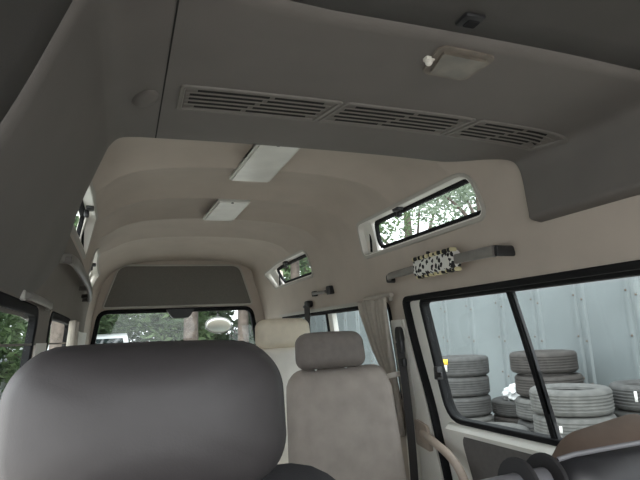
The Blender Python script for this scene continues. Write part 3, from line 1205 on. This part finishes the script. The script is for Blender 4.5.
# driver seat (faces the camera)
st = empty('driver_seat', (0.03, 0.55, 0.0))
tag(st, 'driver seat with big charcoal leatherette headrest close to the camera', 'seat')
hb = cushion(0.248, 0.105, 0.132, 0.046, 0.012, 18, taper=0.015, crown=0.004)
move(hb, (0.0275, 0.53, 1.128), Rm('X', -4) @ Rm('Y', 1.0))
obj('headrest', hb, M['leather'], st, angle=180)
for x in (-0.03, 0.09):
    bm = bmesh.new()
    sweep(bm, [(x, 0.54, 1.0), (x, 0.535, 1.09)], circ(0.006, 10))
    obj('headrest_post', bm, M['metal'], st)
hb = cushion(0.46, 0.13, 0.62, 0.09, 0.012, 16, taper=0.04)
move(hb, (0.035, 0.57, 0.749), Rm('X', -5))
obj('backrest', hb, M['seatblack'], st, angle=180)
hb = cushion(0.5, 0.5, 0.16, 0.06, 0.01, 12)
move(hb, (0.03, 0.33, 0.40))
obj('seat_cushion', hb, M['seatblack'], st, angle=180)
legs(st, -0.15, 0.21, 0.15, 0.5, 0.34)


def cloth_seat(name, x, y, label, mh, mb, z_top_back, hz, hw, hh, bw, rec=8, xh=None, xoff=0):
    st = empty(name, (x, y, 0))
    tag(st, label, 'seat')
    xh = x if xh is None else xh
    hb = cushion(hw, 0.11, hh, 0.045, 0.012, 14, taper=0.02, crown=0.006)
    move(hb, (xh, y + 0.0, hz), Rm('X', -rec))
    obj('headrest', hb, mh, st, angle=180)
    for dx in (-0.07, 0.07):
        bm = bmesh.new()
        sweep(bm, [(xh + dx, y + 0.0, z_top_back - 0.08), (xh + dx, y + 0.01, hz)], circ(0.006, 10))
        obj('headrest_post', bm, M['metal'], st)
    H = z_top_back - 0.42
    hb = cushion(bw, 0.14, H, 0.085, 0.018, 18, taper=0.055)
    for v in hb.verts:                       # side bolsters and a slight seam groove
        k = abs(v.co.x) / (bw / 2)
        if v.co.y < 0:
            v.co.y -= 0.018 * math.exp(-((k - 0.8) / 0.16) ** 2)
            v.co.y += 0.006 * math.exp(-((v.co.z - 0.08 * H) / 0.012) ** 2) * (k < 0.7)
    a = math.radians(rec)
    move(hb, (x, y + 0.02 - math.sin(a) * H / 2, 0.42 + H / 2), Rm('X', -rec))
    obj('backrest', hb, mb, st, angle=180)
    hb = cushion(bw + 0.02, 0.5, 0.15, 0.06, 0.015, 12)
    move(hb, (x, y - 0.32, 0.40))
    obj('seat_cushion', hb, mb, st, angle=180)
    legs(st, x - 0.2, x + 0.2, y - 0.5, y - 0.15, 0.33)
    return st


cloth_seat('passenger_seat', 0.888, 2.2, 'grey taupe cloth seat with headrest in the middle row beside the curtain', M['greyhead'], M['greycloth'], 1.045, 1.115, 0.315, 0.15, 0.50, 8, 0.852)
cloth_seat('passenger_seat', 0.84, 3.1, 'beige covered seat standing behind the grey cloth seat', M['beige'], M['ivory'], 1.13, 1.197, 0.335, 0.165, 0.52, 6, 0.902)

# brown seat back near the sliding door
st = empty('bench_seat', (1.05, 1.0, 0))
tag(st, 'brown cloth seat back below the sliding door window', 'seat')
hb = cushion(0.36, 0.12, 0.52, 0.10, 0.01, 14)
move(hb, (1.06, 0.95, 0.705), Rm('Y', -7) @ Rm('X', -4))
obj('backrest', hb, M['brown'], st, angle=180)
hb = cushion(0.38, 0.3, 0.14, 0.05, 0.01, 10)
move(hb, (1.04, 0.84, 0.42))
obj('seat_cushion', hb, M['brown'], st, angle=180)
legs(st, 0.9, 1.18, 0.75, 0.93, 0.36)

# black vinyl front seat with straps
st = empty('vinyl_seat', (0.75, 0.7, 0))
tag(st, 'black vinyl front seat back with two black straps looped round its end', 'seat')
hb = cushion(0.46, 0.075, 0.50, 0.035, 0.012, 14)
move(hb, (0.86, 0.69, 0.742), Rm('Y', 0.0))
obj('backrest', hb, M['vinyl'], st, angle=180)
bm = bmesh.new()
sweep(bm, [(0.44, 0.70, 0.948), (0.65, 0.70, 0.955)], circ(0.022, 16))
obj('end_roll', bm, M['greyvinyl'], st)
bm = bmesh.new()
sweep(bm, [(0.635, 0.690, 0.986), (0.66, 0.682, 0.992), (0.75, 0.678, 0.9945), (1.04, 0.678, 0.996)], circ(0.004, 8))
obj('piping', bm, M['greyvinyl'], st)
for x in (0.565, 0.617):
    bm = bmesh.new()
    pts = [(x + 0.002 * math.sin(a), 0.70 + 0.034 * math.cos(a), 0.951 + 0.032 * math.sin(a)) for a in [2 * math.pi * k / 28 for k in range(28)]]
    sweep(bm, pts, rrect(0.026, 0.009, 0.003, 2), closed=True, up=Vector((1, 0, 0)))
    obj('strap', bm, M['strap'], st)
bm = bmesh.new()
rbox(bm, (0.56, 0.71, 0.65), (0.16, 0.09, 0.46), 0.02)
obj('side_bolster', bm, M['vinyl'], st)
hb = cushion(0.5, 0.42, 0.14, 0.05, 0.01, 10)
move(hb, (0.8, 0.47, 0.42))
obj('seat_cushion', hb, M['vinyl'], st, angle=180)
legs(st, 0.62, 0.98, 0.3, 0.6, 0.36)

# ------------------------------------------------------------------ stop lamp and rear mirror
t = empty('stop_lamp', (0.45, YREAR, 1.43))
tag(t, 'black stop lamp housing hanging at the top of the rear window', 'lamp')
SP = round_poly([(0.335, 1.437), (0.566, 1.437), (0.515, 1.362), (0.385, 1.362)], 0.02)
obj('lamp_housing', slab(SP, RP, 0.012, 0.07), M['blackplastic'], t)
bm = slab(offset_poly(SP, -0.012), RP, 0.0, 0.012)
obj('lamp_lens', bm, M['tail'], t)

t = empty('under_view_mirror', (0.825, 4.92, 1.3))
tag(t, 'oval pale rear under view mirror outside the tailgate window', 'mirror')
bm = bmesh.new()
bmesh.ops.create_uvsphere(bm, u_segments=32, v_segments=16, radius=1)
bmesh.ops.scale(bm, vec=(0.125, 0.045, 0.078), verts=bm.verts[:])
for v in bm.verts:
    if v.co.y < 0:
        v.co.y *= 0.25
move(bm, (0.83, 4.95, 1.302), Rm('X', -14))
obj('mirror_shell', bm, M['mirrorbody'], t)
bm = bmesh.new()
bmesh.ops.create_uvsphere(bm, u_segments=32, v_segments=16, radius=1)
bmesh.ops.scale(bm, vec=(0.112, 0.014, 0.066), verts=bm.verts[:])
move(bm, (0.83, 4.932, 1.300), Rm('X', -14))
obj('mirror_glass', bm, M['mirror'], t)
bm = bmesh.new()
sweep(bm, smooth_path([(0.83, 4.97, 1.31), (0.84, 5.03, 1.45), (0.86, 5.0, 1.6), (0.88, 4.82, 1.68), (0.9, 4.64, 1.69)], 6), circ(0.012, 10))
obj('mirror_arm', bm, M['blackplastic'], t)

# ------------------------------------------------------------------ outside
GZ = -0.65
bm = bmesh.new()
bmesh.ops.create_grid(bm, x_segments=1, y_segments=1, size=60)
move(bm, (0, 10, GZ))
struct(obj('ground', bm, M['ground'], smooth=False), 'pale gravel yard around the van', 'ground')
LZ = 0.05
struct(obj('trim_6', box((3.6, 5.0, (LZ + GZ) / 2), (1.7, 14, LZ - GZ), 0.02), M['concrete']), 'low concrete platform along the tin wall', 'platform')

# corrugated metal wall
FX = 4.42
fn_ = empty('tin_fence', (FX, 5, GZ))
tag(fn_, 'pale blue grey corrugated tin fence behind the tyre stacks', 'fence')
prof = []
y = -3.0
while y < 14:
    for a, b in ((0.0, 0), (0.33, 0), (0.345, -0.022), (0.375, -0.022), (0.39, 0.0), (0.43, 0.0), (0.445, -0.022), (0.475, -0.022), (0.49, 0.0)):
        prof.append((FX + b, y + a))
    y += 0.62
bm = bmesh.new()
lo = [bm.verts.new((x, yy, GZ)) for x, yy in prof]
hi = [bm.verts.new((x, yy, 2.42)) for x, yy in prof]
for i in range(len(prof) - 1):
    bm.faces.new((lo[i], lo[i + 1], hi[i + 1], hi[i]))
o = obj('fence_sheet', bm, M['steel'], fn_, smooth=False)
solidify(o, 0.004, 0)
bm = bmesh.new()
y = -3.0
while y < 12:
    for k in range(4):
        for dy in (0.36, 0.46):
            z = 0.55 + k * 0.42 + (0.0 if dy < 0.4 else 0.05)
            rbox(bm, (FX - 0.026, y + dy, z), (0.012, 0.02, 0.02), 0.004, 1)
    y += 0.62
obj('fence_screws', bm, M['screw'], fn_)['kind'] = 'stuff'


# tyres
def tyre_bm(R=0.31, r=0.19, h=0.2):
    bm = bmesh.new()
    prof = []
    half = [(r, h * 0.28), (r + 0.006, h * 0.38), (r + 0.03, h * 0.47), (R - 0.055, h * 0.5), (R - 0.03, h * 0.485), (R - 0.012, h * 0.43), (R - 0.003, h * 0.36)]
    tread = []
    for z in (0.25, 0.12, -0.0, -0.12, -0.25):
        tread += [(R, h * (z + 0.045)), (R - 0.004, h * (z + 0.025)), (R - 0.004, h * (z - 0.025)), (R, h * (z - 0.045))]
    prof = half + tread + [(a, -b) for a, b in half[::-1]] + [(r + 0.03, -h * 0.2), (R - 0.02, -h * 0.15), (R - 0.02, h * 0.15), (r + 0.03, h * 0.2)]
    lathe(bm, prof, 56)
    return bm


_tm = {}


def tyre(x, y, z, label, m, rot=None, scale=1.0):
    if m not in _tm:
        bm = tyre_bm()
        o = obj('car_tyre', bm, M[m], angle=35)
        _tm[m] = o.data
    else:
        o = bpy.data.objects.new('car_tyre', _tm[m])
        COL.objects.link(o)
    o.location = (x, y, z)
    o.scale = (scale, scale, 1)
    if rot:
        o.rotation_euler = rot
    tag(o, label, 'tyre', 'used tyres stacked along the tin fence')
    return o


def stack(x, y, n, z0, labels, mats, jit=0.02, h=0.2025):
    out = []
    for k in range(n):
        out.append(tyre(x + random.uniform(-jit, jit), y + random.uniform(-jit, jit), z0 + h * (k + 0.5), labels[k], mats[k], (0, 0, random.uniform(0, 3))))
    return out


A = stack(3.45, 5.05, 4, LZ, ['grey tyre at the bottom of the stack with the yellow sticker', 'grey tyre second from the ground in the stack with the yellow sticker',
                              'grey tyre just under the one with the yellow sticker', 'grey tyre with a yellow sticker topping the stack by the door edge'],
          ['tyre_pale', 'tyre', 'tyre', 'tyre'], 0.012)
top = A[-1]
bm = bmesh.new()
for sz, dz, a0, a1, key in ((0.05, 0.055, 205, 240, 'sticker'),):
    pass


def arc_patch(c, R, z0, z1, a0, a1):
    bm = bmesh.new()
    n = 8
    prev = None
    for k in range(n + 1):
        a = math.radians(a0 + (a1 - a0) * k / n)
        r = (bm.verts.new((c[0] + R * math.cos(a), c[1] + R * math.sin(a), z0)), bm.verts.new((c[0] + R * math.cos(a), c[1] + R * math.sin(a), z1)))
        if prev:
            bm.faces.new((prev[0], r[0], r[1], prev[1]))
        prev = r
    return bm


def stick(o, z0, z1, a0, a1, m, nm='sticker'):
    c = o.location
    bm = arc_patch((0, 0), 0.3125, z0, z1, a0, a1)
    p = obj(nm, bm, M[m])
    solidify(p, 0.002, 0)
    p.parent = o
    p.rotation_euler[2] = -o.rotation_euler[2]


stick(top, 0.03, 0.085, 186, 214, 'sticker')
stick(top, -0.04, 0.028, 190, 212, 'stickerwhite')
B = stack(3.88, 4.22, 4, LZ, ['brown dusty tyre at the ground in the taller stack behind the window bar', 'brown dusty tyre second up in the taller stack behind the window bar',
                             'brown dusty tyre under the topmost one of the stack behind the window bar', 'brown dusty tyre topmost in the stack behind the window bar'],
          ['tyre', 'tyre_pale', 'tyre_brown', 'tyre_brown'], 0.02, 0.215)
C = stack(3.42, 3.50, 3, LZ, ['pale tyre at the bottom of the front stack right of the window bar', 'pale tyre in the middle of the front stack right of the window bar',
                             'pale tyre with an open hole topping the front stack right of the window bar'], ['tyre_pale', 'tyre_pale', 'tyre_pale'], 0.012)
D = stack(4.05, 3.27, 3, LZ, ['grey tyre at the bottom of the stack farthest right by the fence', 'grey tyre in the middle of the stack farthest right by the fence',
                             'grey tyre with a chalk mark topping the stack farthest right by the fence'], ['tyre', 'tyre', 'tyre'], 0.02)
stick(D[2], -0.02, 0.06, 196, 200, 'chalk', 'chalk_mark')
stick(D[1], -0.02, 0.05, 214, 219, 'chalk', 'chalk_mark')
stick(C[1], -0.01, 0.04, 205, 209, 'chalk', 'chalk_mark')
stick(C[1], 0.0, 0.05, 250, 254, 'chalk', 'chalk_mark')
E2 = stack(4.06, 4.85, 2, LZ, ['dark tyre lying on the platform under the bagged tyre', 'dark tyre lying under the white plastic bag'], ['tyre_brown', 'tyre'], 0.01, 0.165)
for o in E2:
    o.scale = (1, 1, 0.815)
tyre(3.23, 4.26, LZ + 0.1, 'tyre lying alone on the platform in front of the plastic bag', 'tyre_pale')

# crumpled white plastic bag on the tyre
bm = bmesh.new()
bmesh.ops.create_icosphere(bm, subdivisions=4, radius=1)
for v in bm.verts:
    c = v.co.copy()
    k = 1 + 0.14 * math.sin(c.x * 6 + c.y * 4) * math.cos(c.z * 7) + 0.07 * math.sin(c.y * 13 + c.z * 9) + 0.05 * math.sin(c.x * 21)
    v.co = Vector((c.x * 0.19 * k, c.y * 0.15 * k, max(c.z, -0.55) * 0.10 * k))
move(bm, (4.02, 4.80, LZ + 0.33 + 0.05))
tag(obj('plastic_bag', bm, M['plastic_bag'], angle=25), 'crumpled white plastic bag lying on a tyre by the fence', 'bag')
bm = bmesh.new()
rbox(bm, (3.23 - 0.22, 4.24, LZ + 0.23), (0.09, 0.13, 0.055), 0.02)
rbox(bm, (3.23 - 0.22, 4.32, LZ + 0.225), (0.04, 0.06, 0.03), 0.01)
tag(obj('rubber_block', bm, M['rubber']), 'small black rubber block lying on the single tyre', 'block')

# trees
def leaf_cloud(blobs, n, size, seed, flat=1.0):
    rnd = random.Random(seed)
    bm = bmesh.new()
    vol = [b[3] ** 2 for b in blobs]
    for _ in range(n):
        b = rnd.choices(blobs, vol)[0]
        while True:
            d = Vector((rnd.uniform(-1, 1), rnd.uniform(-1, 1), rnd.uniform(-1, 1)))
            if 0.15 < d.length < 1:
                break
        p = Vector(b[:3]) + Vector((d.x * b[3], d.y * b[3], d.z * b[3] * flat))
        ax = Vector((rnd.gauss(0, 1), rnd.gauss(0, 1), rnd.gauss(0, 0.6))).normalized()
        s = ax.cross(Vector((rnd.gauss(0, 1), rnd.gauss(0, 1), rnd.gauss(0, 1)))).normalized()
        L, W = size * rnd.uniform(0.7, 1.4), size * rnd.uniform(0.3, 0.5)
        up = ax.cross(s) * W * 0.25
        a, c = bm.verts.new(p - ax * L / 2), bm.verts.new(p + ax * L / 2)
        e, f = bm.verts.new(p + s * W / 2 + up), bm.verts.new(p - s * W / 2 + up)
        bm.faces.new((a, e, c)); bm.faces.new((a, c, f))
    return bm


def tree(x, y, trunk_r, h, blobs, n, size, label, leaf='leaf', seed=1, lean=0.0, group='trees around the yard', name='tree', flat=1.0, branches=5):
    t = empty(name, (x, y, GZ))
    tag(t, label, 'tree' if name == 'tree' else 'bush', group)
    rnd = random.Random(seed)
    bm = bmesh.new()
    pts = smooth_path([(x, y, GZ - 0.05), (x + lean * 0.3, y, GZ + h * 0.33), (x + lean * 0.7 + rnd.uniform(-.05, .05), y, GZ + h * 0.66), (x + lean, y, GZ + h)], 6)
    sweep(bm, pts, circ(trunk_r, 14), scales=[1.15 - 0.6 * k / (len(pts) - 1) for k in range(len(pts))])
    for k in range(branches):
        b = blobs[k % len(blobs)]
        i = int(len(pts) * rnd.uniform(0.5, 0.95))
        p = pts[min(i, len(pts) - 1)]
        q = Vector((x + b[0], y + b[1], GZ + b[2]))
        sweep(bm, smooth_path([p, p.lerp(q, 0.5) + Vector((0, 0, 0.1)), q], 4), circ(trunk_r * 0.4, 8), scales=[1 - 0.09 * j for j in range(9)])
    obj('trunk', bm, M['bark'], t)
    bl = [(x + b[0], y + b[1], GZ + b[2], b[3]) for b in blobs]
    obj('foliage', leaf_cloud(bl, n, size, seed, flat), M[leaf], t, smooth=False)
    return t


def crown(seed, cz, R, k, r0, r1, zs=0.7):
    rnd = random.Random(seed)
    return [(rnd.uniform(-R, R), rnd.uniform(-R, R), cz + rnd.uniform(-R, R) * zs, rnd.uniform(r0, r1)) for _ in range(k)]


# behind the tin fence: seen through the high windows
tree(7.2, 9.2, 0.16, 4.6, crown(3, 4.9, 1.6, 16, 0.3, 0.7), 4600, 0.13, 'leafy tree beyond the fence filling the near high window', 'leaf_pale', 11)
tree(7.6, 13.0, 0.18, 5.0, crown(5, 5.0, 1.8, 16, 0.35, 0.75), 4600, 0.14, 'leafy tree beyond the fence at the far edge of the near high window', 'leaf', 12)
tree(6.2, 18.0, 0.2, 5.0, crown(8, 5.0, 2.0, 12, 0.7, 1.2), 5000, 0.26, 'tree beyond the fence showing in the far high window', 'leaf', 13)
# behind the van
tree(-1.15, 10.8, 0.17, 5.2, crown(21, 4.6, 1.5, 10, 0.5, 0.9) + [(0.2, 0.4, 2.6, 0.5)], 4200, 0.2, 'tree with leaning bark trunk beside the white car behind the rear window', 'leaf', 21, 0.25)
tree(1.35, 11.5, 0.16, 6.0, crown(22, 5.2, 1.6, 10, 0.5, 0.9), 3600, 0.2, 'thick bare trunked tree left of the under view mirror', 'leaf_dark', 22)
tree(2.35, 11.0, 0.12, 6.0, crown(23, 5.2, 1.4, 9, 0.5, 0.9), 3200, 0.2, 'slender tree trunk below the under view mirror', 'leaf_dark', 23)
tree(3.35, 10.5, 0.12, 5.5, crown(24, 4.8, 1.4, 9, 0.5, 0.9), 3200, 0.2, 'tree at the right edge of the rear window', 'leaf_dark', 24)
for i, (x, y, r, lf, lab) in enumerate((
        (0.2, 13.2, 1.3, 'leaf', 'bright green bush behind the middle of the rear window'),
        (-1.2, 15.5, 1.6, 'leaf', 'green bush behind the white car seen through the rear window'),
        (3.2, 15.0, 1.6, 'leaf_dark', 'dark bush behind the slender trunks seen through the rear window'),
        (1.6, 17.0, 1.8, 'leaf_dark', 'dark bush behind the thick trunk seen through the rear window'),
        (5.3, 16.5, 1.6, 'leaf_dark', 'dark bush at the corner of the tin fence behind the van'))):
    tree(x, y, 0.07, 1.8, crown(40 + i, 1.9, r * 0.8, 11, 0.5, 0.9, 0.9), 6000, 0.24, lab, lf, 40 + i, 0, 'bushes behind the van', 'bush')
# left side
for i, (x, y, r, lf, lab) in enumerate((
        (-2.9, 13.5, 1.5, 'leaf', 'bush showing in the far left side window'),
        (-4.6, 16.0, 1.8, 'leaf_pale', 'pale green bush behind the far left side window'),
        (-3.6, 19.5, 2.2, 'leaf_pale', 'tall pale bush in the left side window'),
        (-6.8, 18.0, 2.2, 'leaf', 'broad green bush at the left edge of the yard'))):
    tree(x, y, 0.08, 2.2, crown(60 + i, 2.2, r * 0.8, 12, 0.6, 1.0, 0.95), 5500, 0.24, lab, lf, 60 + i, 0, 'bushes left of the van', 'bush')


# ------------------------------------------------------------------ parked white cars
def car(x, y, rz, label, L=4.2, W=1.75, H=1.72):
    root = empty('parked_car', (0, 0, 0))
    tag(root, label, 'car', 'white cars parked behind the van')
    # side outline (along the car, height)
    side = [(-L / 2, 0.35), (-L / 2 + 0.02, 0.75), (-L / 2 + 0.15, 0.95), (-L / 2 + 1.05, 1.05), (-L / 2 + 1.75, H - 0.06), (-L / 2 + 2.2, H), (L / 2 - 0.6, H - 0.02), (L / 2 - 0.2, H - 0.15), (L / 2 - 0.03, 0.95), (L / 2, 0.4), (L / 2 - 0.15, 0.25), (-L / 2 + 0.15, 0.25)]
    side = dense(round_poly(side, 0.12, 3), 0.25)

    def wid(z):
        return W / 2 - 0.16 * max(0, (z - 0.95) / (H - 0.95)) ** 1.2
    bm = bmesh.new()
    ca = [bm.verts.new((a, wid(b), b)) for a, b in side]
    cb = [bm.verts.new((a, -wid(b), b)) for a, b in side]
    n = len(side)
    for i in range(n):
        bm.faces.new((ca[i], ca[(i + 1) % n], cb[(i + 1) % n], cb[i]))
    bm.faces.new(ca); bm.faces.new(cb[::-1])
    obj('body', bm, M['carwhite'], root, angle=40)
    for s in (1, -1):
        bm = bmesh.new()
        q = [(-L / 2 + 1.2, 1.06), (-L / 2 + 1.82, H - 0.14), (L / 2 - 0.65, H - 0.14), (L / 2 - 0.35, 1.06)]
        vs = [bm.verts.new((a, s * (wid(b) + 0.006), b)) for a, b in q]
        bm.faces.new(vs)
        o = obj('side_window', bm, M['carglass'], root)
        solidify(o, 0.006, 0)
    for q, nm in (((-L / 2 + 1.07, 1.08, -L / 2 + 1.70, H - 0.11), 'windscreen'), ((L / 2 - 0.045, 1.02, L / 2 - 0.19, H - 0.2), 'rear_window')):
        bm = bmesh.new()
        sgn = -0.012 if nm == 'windscreen' else 0.012
        vs = [bm.verts.new((q[0] + sgn, wid(q[1]) - 0.1, q[1])), bm.verts.new((q[0] + sgn, -wid(q[1]) + 0.1, q[1])), bm.verts.new((q[2] + sgn, -wid(q[3]) + 0.1, q[3])), bm.verts.new((q[2] + sgn, wid(q[3]) - 0.1, q[3]))]
        bm.faces.new(vs)
        o = obj(nm, bm, M['carglass'], root)
        solidify(o, 0.01, 0)
    for a in (-L / 2 + 0.8, L / 2 - 0.8):
        for s in (1, -1):
            bm = bmesh.new()
            lathe(bm, [(0.02, -0.1), (0.29, -0.1), (0.32, -0.06), (0.32, 0.06), (0.29, 0.1), (0.02, 0.1)], 28)
            move(bm, (a, s * (W / 2 - 0.1), 0.32), Rm('X', 90))
            wv = obj('wheel', bm, M['tyre_brown'], root)
            bm = bmesh.new()
            lathe(bm, [(0.01, -0.108), (0.19, -0.104), (0.19, 0.104), (0.01, 0.108)], 24)
            move(bm, (a, s * (W / 2 - 0.1), 0.32), Rm('X', 90))
            obj('hubcap', bm, M['hubcap'], wv)
    for s in (1, -1):
        obj('tail_lamp', box((L / 2 - 0.02, s * (W / 2 - 0.14), 0.9), (0.06, 0.14, 0.3), 0.02), M['tail'], root)
        obj('headlamp', box((-L / 2 + 0.04, s * (W / 2 - 0.22), 0.78), (0.1, 0.3, 0.14), 0.03), M['lens'], root)
    root.location = (x, y, GZ)
    root.rotation_euler = (0, 0, rz)
    return root


car(-0.62, 12.4, math.radians(90), 'white car parked behind the van seen low in the rear window', H=2.02)
car(-3.6, 15.5, math.radians(80), 'white car parked among bushes seen through the left side window', H=1.86)
